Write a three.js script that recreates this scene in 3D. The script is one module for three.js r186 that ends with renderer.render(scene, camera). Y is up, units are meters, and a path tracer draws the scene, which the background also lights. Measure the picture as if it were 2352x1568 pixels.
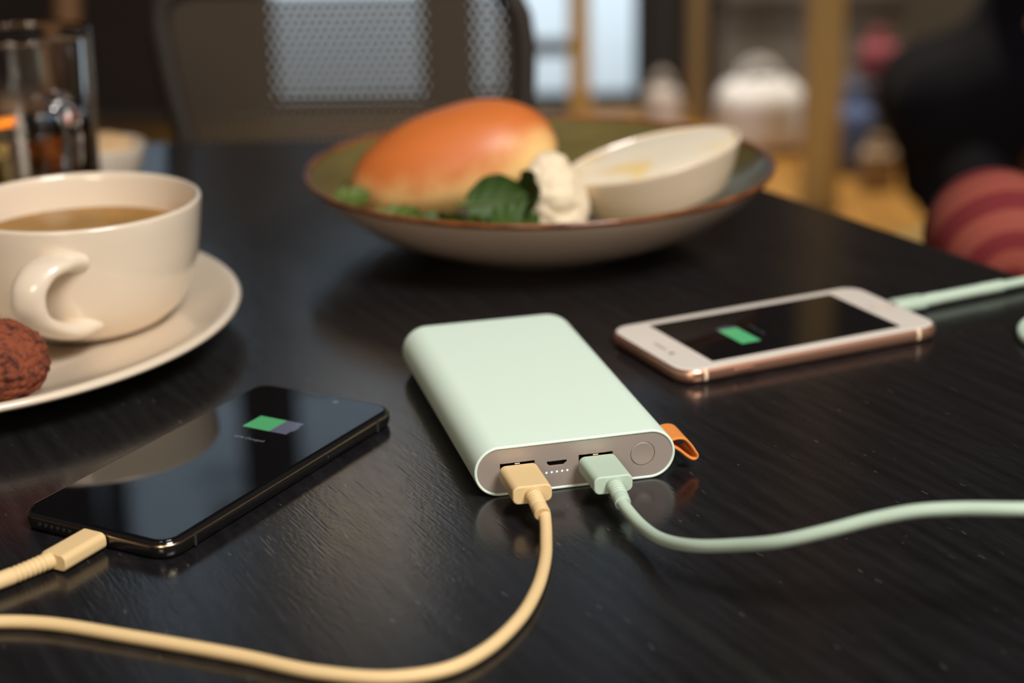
import * as THREE from 'three';
import { mergeGeometries, mergeVertices } from 'three/addons/utils/BufferGeometryUtils.js';
import { RoundedBoxGeometry } from 'three/addons/geometries/RoundedBoxGeometry.js';
import { MarchingCubes } from 'three/addons/objects/MarchingCubes.js';
import { ImprovedNoise } from 'three/addons/math/ImprovedNoise.js';
import { RectAreaLightUniformsLib } from 'three/addons/lights/RectAreaLightUniformsLib.js';

// ------------------------------------------------------------------ camera, sky, lights, exposure
const TABLE = 0.75;                                   // height of the table top above the floor
const scene = new THREE.Scene();
const camera = new THREE.PerspectiveCamera(21.78, 1.5, 0.05, 60);
camera.position.set(0, TABLE + 0.28596, 0);
camera.rotation.order = 'YXZ';
camera.rotation.set(-0.3298, 0, -0.0232);
camera.focus = 0.70;
camera.userData.fStop = 5.05;
scene.add(camera);

scene.background = new THREE.Color().setRGB(0.80, 0.93, 1.0);     // overcast daylight, seen through the windows
scene.backgroundIntensity = 2.3;

const renderer = new THREE.WebGLRenderer();
renderer.toneMapping = THREE.LinearToneMapping;
renderer.toneMappingExposure = 1.0;
renderer.shadowMap.enabled = true;
RectAreaLightUniformsLib.init();

const LAMPS = {
  unseenTablePanel: { at: [0.80, 2.45, 0.38], size: [0.75, 0.75], color: [1, 0.955, 0.90], power: 32, aim: [0.0, 0.75, -0.85] },  // out of view, placed to light the table from the upper right
  unseenEntryPanel: { at: [-0.5, 2.0, 2.5], size: [0.9, 0.9], color: [1, 0.84, 0.66], power: 10, aim: [0, 0.75, -0.9] },  // out of view behind the camera, placed to light the bowl front
};
const UNSEEN_SPOT = { at: [0.85, 3.3, -4.25], aim: [0.85, 0, -4.15], color: [1, 0.88, 0.66], candela: 40 };  // out of view, placed to light the floor by the windows
const UNSEEN_PENDANT = { at: [-0.235, 1.62, -2.55], color: [1, 0.72, 0.42], candela: 0.065 };  // out of view, placed for the warm sheen on the table top

// ------------------------------------------------------------------ helpers
const V = (x, y, z) => new THREE.Vector3(x, y, z);
const onTable = (x, y, z) => V(x / 1000, TABLE + y / 1000, z / 1000);   // millimetres, y above the table top
let seed = 7;
const rnd = () => { seed = (seed + 0x6d2b79f5) | 0; let t = Math.imul(seed ^ (seed >>> 15), 1 | seed); t = (t + Math.imul(t ^ (t >>> 7), 61 | t)) ^ t; return ((t ^ (t >>> 14)) >>> 0) / 4294967296; };
const perlin = new ImprovedNoise();
const noise = (x, y, z = 0) => perlin.noise(x, y, z);

function mat(rgb, roughness = 0.5, extra = {}) {
  const m = new THREE.MeshPhysicalMaterial({ roughness, ...extra });
  m.color.setRGB(...rgb);
  return m;
}
const used = {};
function numbered(name) {
  used[name] = (used[name] ?? -1) + 1;
  return used[name] ? `${name}_${String(used[name]).padStart(3, '0')}` : name;
}
function mesh(name, geometry, material, parent) {
  const m = new THREE.Mesh(geometry, material);
  m.name = numbered(name);
  m.castShadow = m.receiveShadow = true;
  (parent ?? scene).add(m);
  return m;
}
function tag(o, label, category, group) {
  o.userData = { label, category };
  if (group) o.userData.group = group;
  return o;
}
function thing(name, label, category, pos, turn = 0, group) {
  const g = new THREE.Group();
  g.name = numbered(name);
  g.position.copy(pos);
  g.rotation.y = turn;
  scene.add(g);
  return tag(g, label, category, group);
}
function struct(name, geometry, material, parent) {
  const m = mesh(name, geometry, material, parent);
  if (!parent) m.userData.kind = 'structure';
  return m;
}
const box = (w, h, d, x = 0, y = 0, z = 0) => new THREE.BoxGeometry(w, h, d).translate(x, y, z);
const rbox = (w, h, d, r, x = 0, y = 0, z = 0, s = 3) => new RoundedBoxGeometry(w, h, d, s, r).translate(x, y, z);
const merge = (list) => mergeGeometries(list.map((g) => { const k = g.index ? g.toNonIndexed() : g; for (const a of Object.keys(k.attributes)) if (!['position', 'normal', 'uv'].includes(a)) k.deleteAttribute(a); return k; }));
const lathe = (pts, n = 96) => new THREE.LatheGeometry(pts.map(([r, y]) => new THREE.Vector2(Math.max(r, 1e-6), y)), n);

// a surface through rings of points (each ring a closed loop of [x, y, z]); caps close the first and last ring
function loft(rings, capA = true, capB = true, flip = false) {
  const n = rings[0].length, pos = [], uv = [], idx = [];
  rings.forEach((ring, k) => { for (let i = 0; i <= n; i++) { pos.push(...ring[i % n]); uv.push(i / n, k / (rings.length - 1)); } });
  const tri = (a, b, c) => (flip ? idx.push(a, c, b) : idx.push(a, b, c));
  for (let k = 0; k + 1 < rings.length; k++) for (let i = 0; i < n; i++) {
    const a = k * (n + 1) + i, b = a + 1, c = a + n + 1, d = c + 1;
    tri(a, b, c); tri(b, d, c);
  }
  const cap = (ring, turn) => {
    const at = pos.length / 3, m = ring.reduce((s, p) => [s[0] + p[0] / n, s[1] + p[1] / n, s[2] + p[2] / n], [0, 0, 0]);
    pos.push(...m); uv.push(0.5, 0.5);
    for (const p of ring) { pos.push(...p); uv.push(0.5, 0.5); }
    for (let i = 0; i < n; i++) { const p = at + 1 + i, q = at + 1 + (i + 1) % n; turn ? tri(at, q, p) : tri(at, p, q); }
  };
  if (capA) cap(rings[0], true);
  if (capB) cap(rings[rings.length - 1], false);
  const g = new THREE.BufferGeometry();
  g.setAttribute('position', new THREE.Float32BufferAttribute(pos, 3));
  g.setAttribute('uv', new THREE.Float32BufferAttribute(uv, 2));
  g.setIndex(idx);
  g.computeVertexNormals();
  // weld normals across the seam
  const N = g.attributes.normal;
  rings.forEach((_, k) => {
    const a = k * (n + 1), b = a + n, s = V(N.getX(a) + N.getX(b), N.getY(a) + N.getY(b), N.getZ(a) + N.getZ(b)).normalize();
    N.setXYZ(a, s.x, s.y, s.z); N.setXYZ(b, s.x, s.y, s.z);
  });
  return g;
}
// a stadium (flat slot) outline in x and y at depth z: half width a, half height b
function stadium(a, b, yc, z, n = 24) {
  const out = [];
  for (let i = 0; i <= n; i++) { const t = -Math.PI / 2 + Math.PI * i / n; out.push([a - b + b * Math.cos(t), yc + b * Math.sin(t), z]); }
  for (let i = 0; i <= n; i++) { const t = Math.PI / 2 + Math.PI * i / n; out.push([-(a - b) + b * Math.cos(t), yc + b * Math.sin(t), z]); }
  return out;
}
// a rounded rectangle in x and z at height y
function roundRect(hx, hz, r, y, n = 10) {
  const out = [];
  for (const [sx, sz, t0] of [[1, 1, 0], [-1, 1, 1], [-1, -1, 2], [1, -1, 3]]) for (let i = 0; i <= n; i++) {
    const t = (t0 + i / n) * Math.PI / 2;
    out.push([sx * (hx - r) + r * Math.cos(t), y, sz * (hz - r) + r * Math.sin(t)]);
  }
  return out.reverse();
}
const slab = (hx, hz, r, profile, n) => loft(profile.map(([inset, y]) => roundRect(hx - inset, hz - inset, Math.max(r - inset, 1e-5), y, n)));
// a tube along points with a radius that may change along it
function sweep(points, radius, { samples = 200, around = 20, flat = 1, side = null, caps = true } = {}) {
  const curve = new THREE.CatmullRomCurve3(points, false, 'centripetal');
  const rings = [];
  let up = V(0, 1, 0);
  for (let k = 0; k <= samples; k++) {
    const u = k / samples, p = curve.getPointAt(u), t = curve.getTangentAt(u);
    let b = side ? side.clone() : up.clone().cross(t);
    if (b.lengthSq() < 1e-6) b = V(1, 0, 0).cross(t);
    b.addScaledVector(t, -b.dot(t)).normalize();
    const nrm = t.clone().cross(b).normalize();
    if (!side) up = nrm;
    const r = typeof radius === 'function' ? radius(u) : radius, ring = [];
    for (let i = 0; i < around; i++) {
      const a = 2 * Math.PI * i / around, q = p.clone().addScaledVector(b, r * flat * Math.cos(a)).addScaledVector(nrm, r * Math.sin(a));
      ring.push([q.x, q.y, q.z]);
    }
    rings.push(ring);
  }
  return loft(rings, caps, caps);
}
const shapeOf = (pts) => { const s = new THREE.Shape(); pts.forEach(([x, y], i) => (i ? s.lineTo(x, y) : s.moveTo(x, y))); s.closePath(); return s; };
function texture(size, fill, { srgb = false, repeat = null } = {}) {
  const data = new Uint8Array(size * size * 4);
  for (let y = 0; y < size; y++) for (let x = 0; x < size; x++) {
    const c = fill(x / size, y / size, x, y), o = (y * size + x) * 4;
    const rgb = Array.isArray(c) ? c : [c, c, c];
    for (let k = 0; k < 3; k++) data[o + k] = Math.max(0, Math.min(255, Math.round(rgb[k] * 255)));
    data[o + 3] = 255;
  }
  const t = new THREE.DataTexture(data, size, size);
  t.wrapS = t.wrapT = THREE.RepeatWrapping;
  t.magFilter = t.minFilter = THREE.LinearFilter;
  if (srgb) t.colorSpace = THREE.SRGBColorSpace;
  if (repeat) t.repeat.set(...repeat);
  t.needsUpdate = true;
  return t;
}
function planarUV(g, fu, fv) {
  const p = g.attributes.position, uv = new Float32Array(p.count * 2);
  for (let i = 0; i < p.count; i++) { uv[2 * i] = fu(p.getX(i), p.getY(i), p.getZ(i)); uv[2 * i + 1] = fv(p.getX(i), p.getY(i), p.getZ(i)); }
  g.setAttribute('uv', new THREE.BufferAttribute(uv, 2));
  return g;
}
function displace(g, f) {                              // moves vertices along their normals
  g = mergeVertices(g.deleteAttribute('uv') && g, 1e-6);
  g.computeVertexNormals();
  const p = g.attributes.position, n = g.attributes.normal;
  for (let i = 0; i < p.count; i++) {
    const d = f(p.getX(i), p.getY(i), p.getZ(i), n.getX(i), n.getY(i), n.getZ(i));
    p.setXYZ(i, p.getX(i) + n.getX(i) * d, p.getY(i) + n.getY(i) * d, p.getZ(i) + n.getZ(i) * d);
  }
  g.computeVertexNormals();
  return g;
}
function vertexColors(g, f) {
  const p = g.attributes.position, n = g.attributes.normal, c = new Float32Array(p.count * 3);
  for (let i = 0; i < p.count; i++) c.set(f(p.getX(i), p.getY(i), p.getZ(i), n.getY(i)), 3 * i);
  g.setAttribute('color', new THREE.BufferAttribute(c, 3));
  return g;
}
const mix = (a, b, t) => a.map((v, i) => v + (b[i] - v) * Math.max(0, Math.min(1, t)));
const smooth = (a, b, x) => { const t = Math.max(0, Math.min(1, (x - a) / (b - a))); return t * t * (3 - 2 * t); };

// ------------------------------------------------------------------ the room
const woodFloorMaps = [0, 1, 2].map((k) => texture(128, (u, v) => {
  const g = 0.80 + 0.20 * noise(u * 3 + k * 9, v * 40, k) + 0.10 * noise(u * 9, v * 110 + k * 5, 4);
  return [0.80 * g, 0.58 * g, 0.27 * g];
}, { srgb: true }));
const floorMats = woodFloorMaps.map((map) => new THREE.MeshPhysicalMaterial({ map, roughness: 0.5 }));
const floor = struct('floor', box(7, 0.1, 9, 0, -0.075, -1), mat([0.10, 0.065, 0.03], 0.8));
{
  const lengths = [1.4, 1.8, 1.1];
  const shapes = lengths.map((l) => rbox(0.128, 0.025, l - 0.004, 0.002, 0, 0, 0, 1));
  let k = 0;
  for (let i = 0; i < 22; i++) {
    let z = -5.1 - rnd() * 0.0, j = Math.floor(rnd() * 3);
    while (z < 0.6) {
      let l = lengths[j % 3];
      const p = mesh('floor_plank', shapes[j % 3], floorMats[(k * 7 + j) % 3], floor);
      p.position.set(-1.2 + i * 0.131, -0.0125, z + l / 2);
      z += l; j++; k++;
    }
  }
}
const darkWall = mat([0.045, 0.032, 0.026], 0.85), greyWall = mat([0.12, 0.11, 0.10], 0.9), brownWall = mat([0.055, 0.037, 0.024], 0.75);
const cream = mat([0.13, 0.115, 0.10], 0.9);
struct('ceiling', box(7.2, 0.1, 9.2, 0, 3.75, -1), cream);
struct('wall_left', box(0.1, 3.8, 9, -3.5, 1.8, -1), darkWall);
struct('wall_right', box(0.1, 3.8, 9, 3.5, 1.8, -1), greyWall);
struct('wall_front', box(7.2, 3.8, 0.1, 0, 1.8, 3.5), mat([0.24, 0.19, 0.15], 0.9));
const WZ = -5.2;
struct('wall_back', merge([box(2.15, 3.7, 0.14, -2.435, 1.85, WZ), box(0.44, 1.45, 0.14, -1.14, 0.725, WZ)]), darkWall);
struct('wall_back_pier', merge([box(0.217, 1.45, 0.16, -0.8125, 0.725, WZ), box(0.121, 2.25, 0.16, -0.7645, 2.575, WZ), box(0.10, 3.7, 0.16, -0.165, 1.85, WZ)]), brownWall);
struct('wall_back_right', merge([box(0.16, 3.7, 0.16, 0.49, 1.85, WZ)]), mat([0.03, 0.028, 0.032], 0.7));
struct('wall_back_grey', box(2.95, 3.7, 0.14, 2.045, 1.85, WZ), greyWall);
struct('wall_back_lintel', box(1.8, 0.27, 0.15, -0.47, 3.565, WZ), darkWall);
const frameMat = mat([0.02, 0.024, 0.032], 0.5);
const pane = new THREE.MeshPhysicalMaterial({ transmission: 1, thickness: 0, roughness: 0, ior: 1.5, color: 0xffffff });
function windowBay(n, x0, x1, bars, rails, y0 = 0, y1 = 3.42) {
  const h = y1 - y0, ym = (y0 + y1) / 2;
  const w = struct(`window_${n}`, merge([box(0.03, h, 0.06, x0 + 0.015, ym, WZ), box(0.03, h, 0.06, x1 - 0.015, ym, WZ), box(x1 - x0, 0.04, 0.06, (x0 + x1) / 2, y1 - 0.02, WZ), box(x1 - x0, 0.025, 0.06, (x0 + x1) / 2, y0 + 0.0125, WZ)]), frameMat);
  for (const [x, wd] of bars) mesh('mullion', box(wd, h - 0.04, 0.07, x, ym, WZ), frameMat, w);
  for (const [xa, xb, y, h] of rails) mesh('glazing_rail', box(xb - xa, h, 0.07, (xa + xb) / 2, y, WZ), frameMat, w);
  const xs = [x0 + 0.03, ...bars.map((b) => b[0]), x1 - 0.03];
  for (let i = 0; i + 1 < xs.length; i++) mesh('pane', box(xs[i + 1] - xs[i], h - 0.06, 0.004, (xs[i] + xs[i + 1]) / 2, ym - 0.01, WZ + 0.005), pane, w);
}
windowBay(1, -0.705, -0.215, [], []);
windowBay(2, -0.115, 0.41, [[0.008, 0.045], [0.205, 0.03]], [[0.03, 0.205, 0.165, 0.036]]);
windowBay(3, -1.36, -0.826, [[-1.27, 0.07]], [], 1.45, 3.42);  // bay out of view, placed for its blue reflection on the table
struct('pavement_ground', box(16, 0.1, 10, 0, -0.09, -10.35), mat([0.66, 0.69, 0.72], 0.9));
{
  const g = thing('building', 'grey building front across the street, out of view, dimming the mirrored sky', 'building', V(0, 0, -15.6));
  const facade = mesh('facade', box(16, 10, 0.4, 0, 5 - 0.04, 0), mat([0.30, 0.33, 0.37], 0.9), g);  // front out of view, keeps bright sky out of the phone and table reflections
  const dark = mat([0.05, 0.06, 0.07], 0.2), sill = box(1.5, 0.12, 0.3, 0, -1.1, 0.05), glass = box(1.3, 2.1, 0.1, 0, 0, 0.2);
  for (let i = 0; i < 7; i++) for (let j = 0; j < 3; j++) { const w = mesh('window', glass, dark, g); w.position.set(-6.6 + 2.2 * i, 2.0 + 3.1 * j, 0); mesh('sill', sill, facade.material, w).position.z = 0.2; }
}

// lamps out of view, placed for the light they give: each a housing with a glowing face and a light of the same size in front of it
function panelLamp({ at, size, color, power, aim }, label) {
  const g = thing('unseen_ceiling_light', label, 'ceiling light', V(...at));
  g.lookAt(V(...aim));
  mesh('housing', rbox(size[0] + 0.06, size[1] + 0.06, 0.06, 0.01, 0, 0, -0.036), mat([0.08, 0.08, 0.08], 0.6), g);
  const glow = new THREE.MeshStandardMaterial({ color: 0x222222, emissive: new THREE.Color().setRGB(...color), emissiveIntensity: 1.2 });
  mesh('diffuser', box(size[0], size[1], 0.006, 0, 0, -0.004), glow, g);
  mesh('hanger', box(0.02, 0.02, 0.12, 0, 0, -0.12), mat([0.08, 0.08, 0.08], 0.6), g);
  const l = new THREE.RectAreaLight(new THREE.Color().setRGB(...color), power, ...size);
  l.name = 'panel';
  l.position.z = 0.004; l.rotation.y = Math.PI;
  g.add(l);
}
panelLamp(LAMPS.unseenTablePanel, 'square warm white ceiling panel out of view, lighting the dark table');
{
  const g = thing('unseen_ceiling_spotlight', 'black cylindrical ceiling spotlight out of view, lighting the wooden floor by the windows', 'spotlight', V(...UNSEEN_SPOT.at));
  mesh('can', lathe([[0, 0.40], [0.07, 0.40], [0.072, 0.39], [0.072, 0], [0.066, 0], [0.066, 0.10], [0, 0.10]].reverse(), 40), mat([0.03, 0.03, 0.03], 0.5), g);
  mesh('lens', new THREE.CylinderGeometry(0.064, 0.064, 0.01, 32).translate(0, 0.06, 0), new THREE.MeshStandardMaterial({ color: 0x222222, emissive: new THREE.Color().setRGB(...UNSEEN_SPOT.color), emissiveIntensity: 1.5 }), g);
  const l = new THREE.SpotLight(new THREE.Color().setRGB(...UNSEEN_SPOT.color), UNSEEN_SPOT.candela, 0, 0.50, 0.8, 2);
  l.name = 'beam'; l.castShadow = true; l.shadow.radius = 3;
  l.position.set(0, -0.002, 0); l.target.position.set(UNSEEN_SPOT.aim[0] - UNSEEN_SPOT.at[0], UNSEEN_SPOT.aim[1] - UNSEEN_SPOT.at[1], UNSEEN_SPOT.aim[2] - UNSEEN_SPOT.at[2]);
  g.add(l, l.target);
}
panelLamp(LAMPS.unseenEntryPanel, 'square amber panel lamp out of view behind the camera, lighting the bowl front');
{
  const g = thing('unseen_pendant_lamp', 'small warm glass globe pendant lamp out of view, giving the warm sheen on the table', 'pendant lamp', V(...UNSEEN_PENDANT.at));
  const glow = new THREE.MeshStandardMaterial({ color: 0x221100, emissive: new THREE.Color().setRGB(...UNSEEN_PENDANT.color), emissiveIntensity: 0.42 });
  mesh('bulb', new THREE.SphereGeometry(0.05, 24, 16), glow, g);
  mesh('cap', lathe([[0, 0.075], [0.02, 0.075], [0.024, 0.05], [0.024, 0.046], [0, 0.046]], 24), mat([0.05, 0.04, 0.03], 0.4, { metalness: 0.8 }), g);
  mesh('cord', new THREE.CylinderGeometry(0.003, 0.003, 2.0, 8).translate(0, 1.07, 0), mat([0.02, 0.02, 0.02], 0.7), g);
  const l = new THREE.PointLight(new THREE.Color().setRGB(...UNSEEN_PENDANT.color), UNSEEN_PENDANT.candela, 0, 2);
  l.name = 'glow'; l.castShadow = true; l.shadow.radius = 4.5;
  g.add(l);
}

// ------------------------------------------------------------------ the dark table
const grain = V(0.47, 0, 0.883), across = V(0.883, 0, -0.47);
const tableBump = texture(1024, (u, v) => {                 // u along the grain, 0.30 m a tile
  const P = (fx, fy, s) => noise(u * fx, v * fy, s) * (1 - u) + noise((u - 1) * fx, v * fy, s) * u;
  let h = 0.5 + 0.20 * P(26, 300, 1) + 0.16 * P(90, 190, 5) + 0.14 * P(200, 260, 9) + 0.05 * P(4, 40, 3);
  if (P(10, 330, 12) > 0.46) h -= 0.28;
  return h;
});
const tableColor = texture(1024, (u, v) => {
  const a = 1 + 0.35 * noise(u * 5, v * 60, 2) + 0.2 * noise(u * 30, v * 200, 6);
  return [0.098 * a, 0.094 * a, 0.102 * a];
}, { srgb: true });
{
  const d = tableColor.image.data;                        // short scratches along the grain, their glints painted pale into the colour
  for (let k = 0; k < 170; k++) {
    let x = rnd() * 1024, y = rnd() * 1024; const l = 3 + rnd() * 12, lean = (rnd() - 0.5) * 0.35, c = 45 + rnd() * 70;
    for (let i = 0; i < l; i++) { const o = ((Math.floor(y + i * lean + 1024) % 1024) * 1024 + Math.floor(x + i) % 1024) * 4; d[o] = c; d[o + 1] = c * 0.93; d[o + 2] = c * 0.84; }
  }
}
const tableRough = texture(256, (u, v) => 0.60 + 0.03 * noise(u * 7, v * 9, 1) + 0.10 * noise(u * 20, v * 90, 3));
const tableMat = new THREE.MeshPhysicalMaterial({ map: tableColor, bumpMap: tableBump, bumpScale: 0.00008, roughness: 0.32, roughnessMap: tableRough, ior: 1.5 });
{
  const t = thing('dining_table', 'black stained wooden cafe table with worn glossy top', 'table', V(0, 0, 0));
  const outline = [[-0.62, 0.05], [0.62, 0.05], [0.62, -0.29], [0.088, -1.286], [0.072, -1.308], [0.045, -1.318], [-0.62, -1.318]];
  const s = shapeOf(outline.map(([x, z]) => [x, -z]));
  const g = new THREE.ExtrudeGeometry(s, { depth: 0.026, bevelThickness: 0.003, bevelSize: 0.003, bevelOffset: -0.003, bevelSegments: 3 }).rotateX(-Math.PI / 2).translate(0, TABLE - 0.029, 0);
  const uvU = (x, y, z) => (x * grain.x + z * grain.z) / 0.30, uvV = (x, y, z) => (x * across.x + z * across.z) / 0.30;
  mesh('table_top', planarUV(g, uvU, uvV), tableMat, t);
  const iron = mat([0.02, 0.02, 0.02], 0.5, { metalness: 0.5 });
  for (const [x, z] of [[-0.5, -1.2], [-0.5, -0.1], [0.05, -1.2], [0.5, -0.1]]) mesh('leg', rbox(0.06, TABLE - 0.032, 0.06, 0.006, x, (TABLE - 0.032) / 2, z), iron, t);
}

// ------------------------------------------------------------------ mint power bank
const mint = mat([0.74, 0.89, 0.77], 0.55, { sheen: 0.2 });
const orange = mat([0.72, 0.24, 0.045], 0.85, { sheen: 0.5 });
const BANK = { x: 24.42, z: -653.37, turn: 0.2352, a: 41.65, b: 10.55, length: 160.8 };
{
  const g = thing('power_bank', 'pale mint green power bank with metal port face and orange loop', 'power bank', onTable(BANK.x, 0, BANK.z), BANK.turn);
  const mm = 0.001, { a, b, length } = BANK, yc = b;
  const rim = 1.25, rings = [];
  const R = (inset, z) => stadium((a - inset) * mm, (b - inset) * mm, yc * mm, z * mm);
  rings.push(R(rim + 0.05, -1.6), R(rim, -0.55), R(rim - 0.1, -0.12), R(rim - 0.4, 0), R(0.45, -0.02), R(0.15, -0.2), R(0, -0.7));
  for (let k = 1; k <= 10; k++) rings.push(R(0, -0.7 - k * (length - 8.7) / 10));
  for (let k = 1; k <= 14; k++) { const t = k / 14 * Math.PI / 2; rings.push(stadium((a - 8 * (1 - Math.cos(t))) * mm, (b - 3.0 * Math.pow(1 - Math.cos(t), 1.6)) * mm, yc * mm, (-(length - 8) - 8 * Math.sin(t)) * mm)); }
  mesh('shell', loft(rings, false, true, true), mint, g);
  // metal port face
  const face = shapeOf(stadium((a - rim - 0.02) * mm, (b - rim - 0.02) * mm, yc * mm, 0).map(([x, y]) => [x, y]));
  const hole = (pts) => { const p = new THREE.Path(); pts.forEach(([x, y], i) => (i ? p.lineTo(x * mm, y * mm) : p.moveTo(x * mm, y * mm))); p.closePath(); face.holes.push(p); };
  const PORTS = [-24.0, 8.3], pw = 7.1, ph = 2.85, py = 10.8;
  for (const x of PORTS) hole([[x - pw, py - ph], [x - pw, py + ph], [x + pw, py + ph], [x + pw, py - ph]]);
  hole([[-11.9, 12.35], [-3.75, 12.35], [-3.75, 11.4], [-5.1, 10.2], [-10.6, 10.2], [-11.9, 11.4]]);
  const bx = 27.95, by = 11.0, br = 5.0;
  hole(Array.from({ length: 48 }, (_, i) => [bx + (br + 0.15) * Math.cos(i / 24 * Math.PI), by + (br + 0.15) * Math.sin(i / 24 * Math.PI)]));
  const speck = texture(256, () => 0.5 + 0.5 * (rnd() - 0.5));
  speck.repeat.set(60, 60);
  const metal = new THREE.MeshPhysicalMaterial({ color: new THREE.Color().setRGB(0.44, 0.375, 0.33), metalness: 0.35, roughness: 0.42, bumpMap: speck, bumpScale: 0.00001 });
  mesh('port_face', new THREE.ExtrudeGeometry(face, { depth: 0.8 * mm, bevelEnabled: true, bevelThickness: 0.08 * mm, bevelSize: 0.08 * mm, bevelOffset: -0.08 * mm, bevelSegments: 2, curveSegments: 24 }).translate(0, 0, -1.25 * mm), metal, g);
  const dark = mat([0.02, 0.018, 0.017], 0.45, { metalness: 0.4 }), steel = mat([0.42, 0.36, 0.30], 0.3, { metalness: 1 });
  for (const x of PORTS) {
    const port = mesh('usb_port', merge([box(2 * pw * mm, 0.5 * mm, 11 * mm, x * mm, (py + ph - 0.25) * mm, -6.6 * mm), box(2 * pw * mm, 0.5 * mm, 11 * mm, x * mm, (py - ph + 0.25) * mm, -6.6 * mm), box(0.5 * mm, 2 * ph * mm, 11 * mm, (x - pw + 0.25) * mm, py * mm, -6.6 * mm), box(0.5 * mm, 2 * ph * mm, 11 * mm, (x + pw - 0.25) * mm, py * mm, -6.6 * mm), box(2 * pw * mm, 2 * ph * mm, 0.5 * mm, x * mm, py * mm, -12.3 * mm)]), dark, g);
    mesh('spring_contact', rbox(2.4 * mm, 0.4 * mm, 4 * mm, 0.15 * mm, x * mm, (py + ph - 0.7) * mm, -2.6 * mm), steel, port);
  }
  const micro = mesh('micro_port', merge([box(8.2 * mm, 0.3 * mm, 5 * mm, -7.85 * mm, 12.4 * mm, -3.8 * mm), box(6 * mm, 0.3 * mm, 5 * mm, -7.85 * mm, 10.1 * mm, -3.8 * mm), box(8.2 * mm, 2.4 * mm, 0.3 * mm, -7.85 * mm, 11.25 * mm, -6 * mm), box(0.3 * mm, 2 * mm, 5 * mm, -12 * mm, 11.4 * mm, -3.8 * mm), box(0.3 * mm, 2 * mm, 5 * mm, -3.65 * mm, 11.4 * mm, -3.8 * mm)]), steel, g);
  mesh('contact_tongue', box(5 * mm, 0.7 * mm, 3.4 * mm, -7.85 * mm, 11.5 * mm, -4.2 * mm), dark, micro);
  mesh('power_button', lathe([[0, -0.62], [1.5, -0.6], [3.2, -0.5], [4.3, -0.36], [4.75, -0.34], [4.95, -0.5], [5.0, -0.9], [5.0, -2]].map(([r, y]) => [r * mm, y * mm]).reverse(), 48).rotateX(Math.PI / 2).translate(bx * mm, by * mm, 0), metal, g);
  const led = new THREE.MeshStandardMaterial({ color: 0x333333, emissive: new THREE.Color().setRGB(0.9, 0.92, 1.0), emissiveIntensity: 1.0 });
  for (let k = 0; k < 5; k++) mesh('indicator_light', new THREE.SphereGeometry(0.5 * mm, 12, 8).scale(1, 1, 0.45).translate((-12.15 + 2.15 * k) * mm, (7.6 + 0.04 * k) * mm, -0.42 * mm), led, g);
  // orange fabric loop on the right side
  const prof = [[40.9, 13.8], [43.6, 14.4], [46.8, 13.8], [49.3, 11.3], [51.4, 8.0], [52.5, 5.9], [52.0, 4.7], [50.4, 4.6], [48.0, 6.2], [45.6, 8.4], [43.0, 10.4], [41.0, 11.2]];
  const loop = new THREE.CatmullRomCurve3(prof.map(([x, y]) => V(x * mm, y * mm, -11.5 * mm))), st = [];
  for (let k = 0; k <= 60; k++) {
    const p = loop.getPointAt(k / 60), t = loop.getTangentAt(k / 60), n = V(-t.y, t.x, 0), h = 0.55 * mm, w = 8 * mm, ring = [];
    for (const [sn, sw] of [[1, -1], [1, -0.9], [1, 0.9], [1, 1], [0, 1.04], [-1, 1], [-1, 0.9], [-1, -0.9], [-1, -1], [0, -1.04]]) { const q = p.clone().addScaledVector(n, sn * h); ring.push([q.x, q.y, q.z + sw * w]); }
    st.push(ring);
  }
  const strap = mesh('loop_strap', loft(st), orange, g);
  strap.userData.label = 'orange fabric loop';
}

// ------------------------------------------------------------------ charging cables
function frameAt(o, turn) { const c = Math.cos(turn), s = Math.sin(turn); return (u, y, v) => V((o[0] + c * u + s * v) / 1000, y / 1000, (o[1] - s * u + c * v) / 1000); }
function rodSection(hw, hh, r, n = 6) {                // rounded rectangle outline in the plane across a plug
  const out = [];
  for (const [sx, sy, t0] of [[1, 1, 0], [-1, 1, 1], [-1, -1, 2], [1, -1, 3]]) for (let i = 0; i <= n; i++) { const t = (t0 + i / n) * Math.PI / 2; out.push([sx * (hw - r) + r * Math.cos(t), sy * (hh - r) + r * Math.sin(t)]); }
  return out;
}
// a plug body along direction d from p0 with rounded ends; hw along side, hh along up
function plugBody(p0, d, side, length, hw, hh, r, edge) {
  const up = d.clone().cross(side).normalize(), rings = [];
  const ring = (s, inset) => rodSection(hw - inset, hh - inset, Math.max(r - inset, 2e-5)).map(([a, b]) => { const q = p0.clone().addScaledVector(d, s).addScaledVector(side, a).addScaledVector(up, b); return [q.x, q.y, q.z]; });
  for (let k = 0; k <= 5; k++) { const t = k / 5 * Math.PI / 2; rings.push(ring(edge * (1 - Math.sin(t)), edge * (1 - Math.cos(t)))); }
  rings.reverse();
  const out = [];
  for (let k = 0; k <= 5; k++) { const t = k / 5 * Math.PI / 2; out.push(ring(edge * (1 - Math.sin(Math.PI / 2 - (Math.PI / 2 - t))), edge * (1 - Math.cos(Math.PI / 2 - t)))); }
  const A = []; for (let k = 0; k <= 5; k++) { const t = k / 5 * Math.PI / 2; A.push(ring(edge * (1 - Math.sin(t)), edge * (1 - Math.cos(Math.PI / 2 - (Math.PI / 2 - t))))); }
  const list = [];
  for (let k = 0; k <= 5; k++) { const t = k / 5 * Math.PI / 2; list.push(ring(edge * (1 - Math.cos(t)) , edge * (1 - Math.sin(t)))); }
  list.push(ring(length / 2, 0));
  for (let k = 5; k >= 0; k--) { const t = k / 5 * Math.PI / 2; list.push(ring(length - edge * (1 - Math.cos(t)), edge * (1 - Math.sin(t)))); }
  return loft(list);
}
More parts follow.
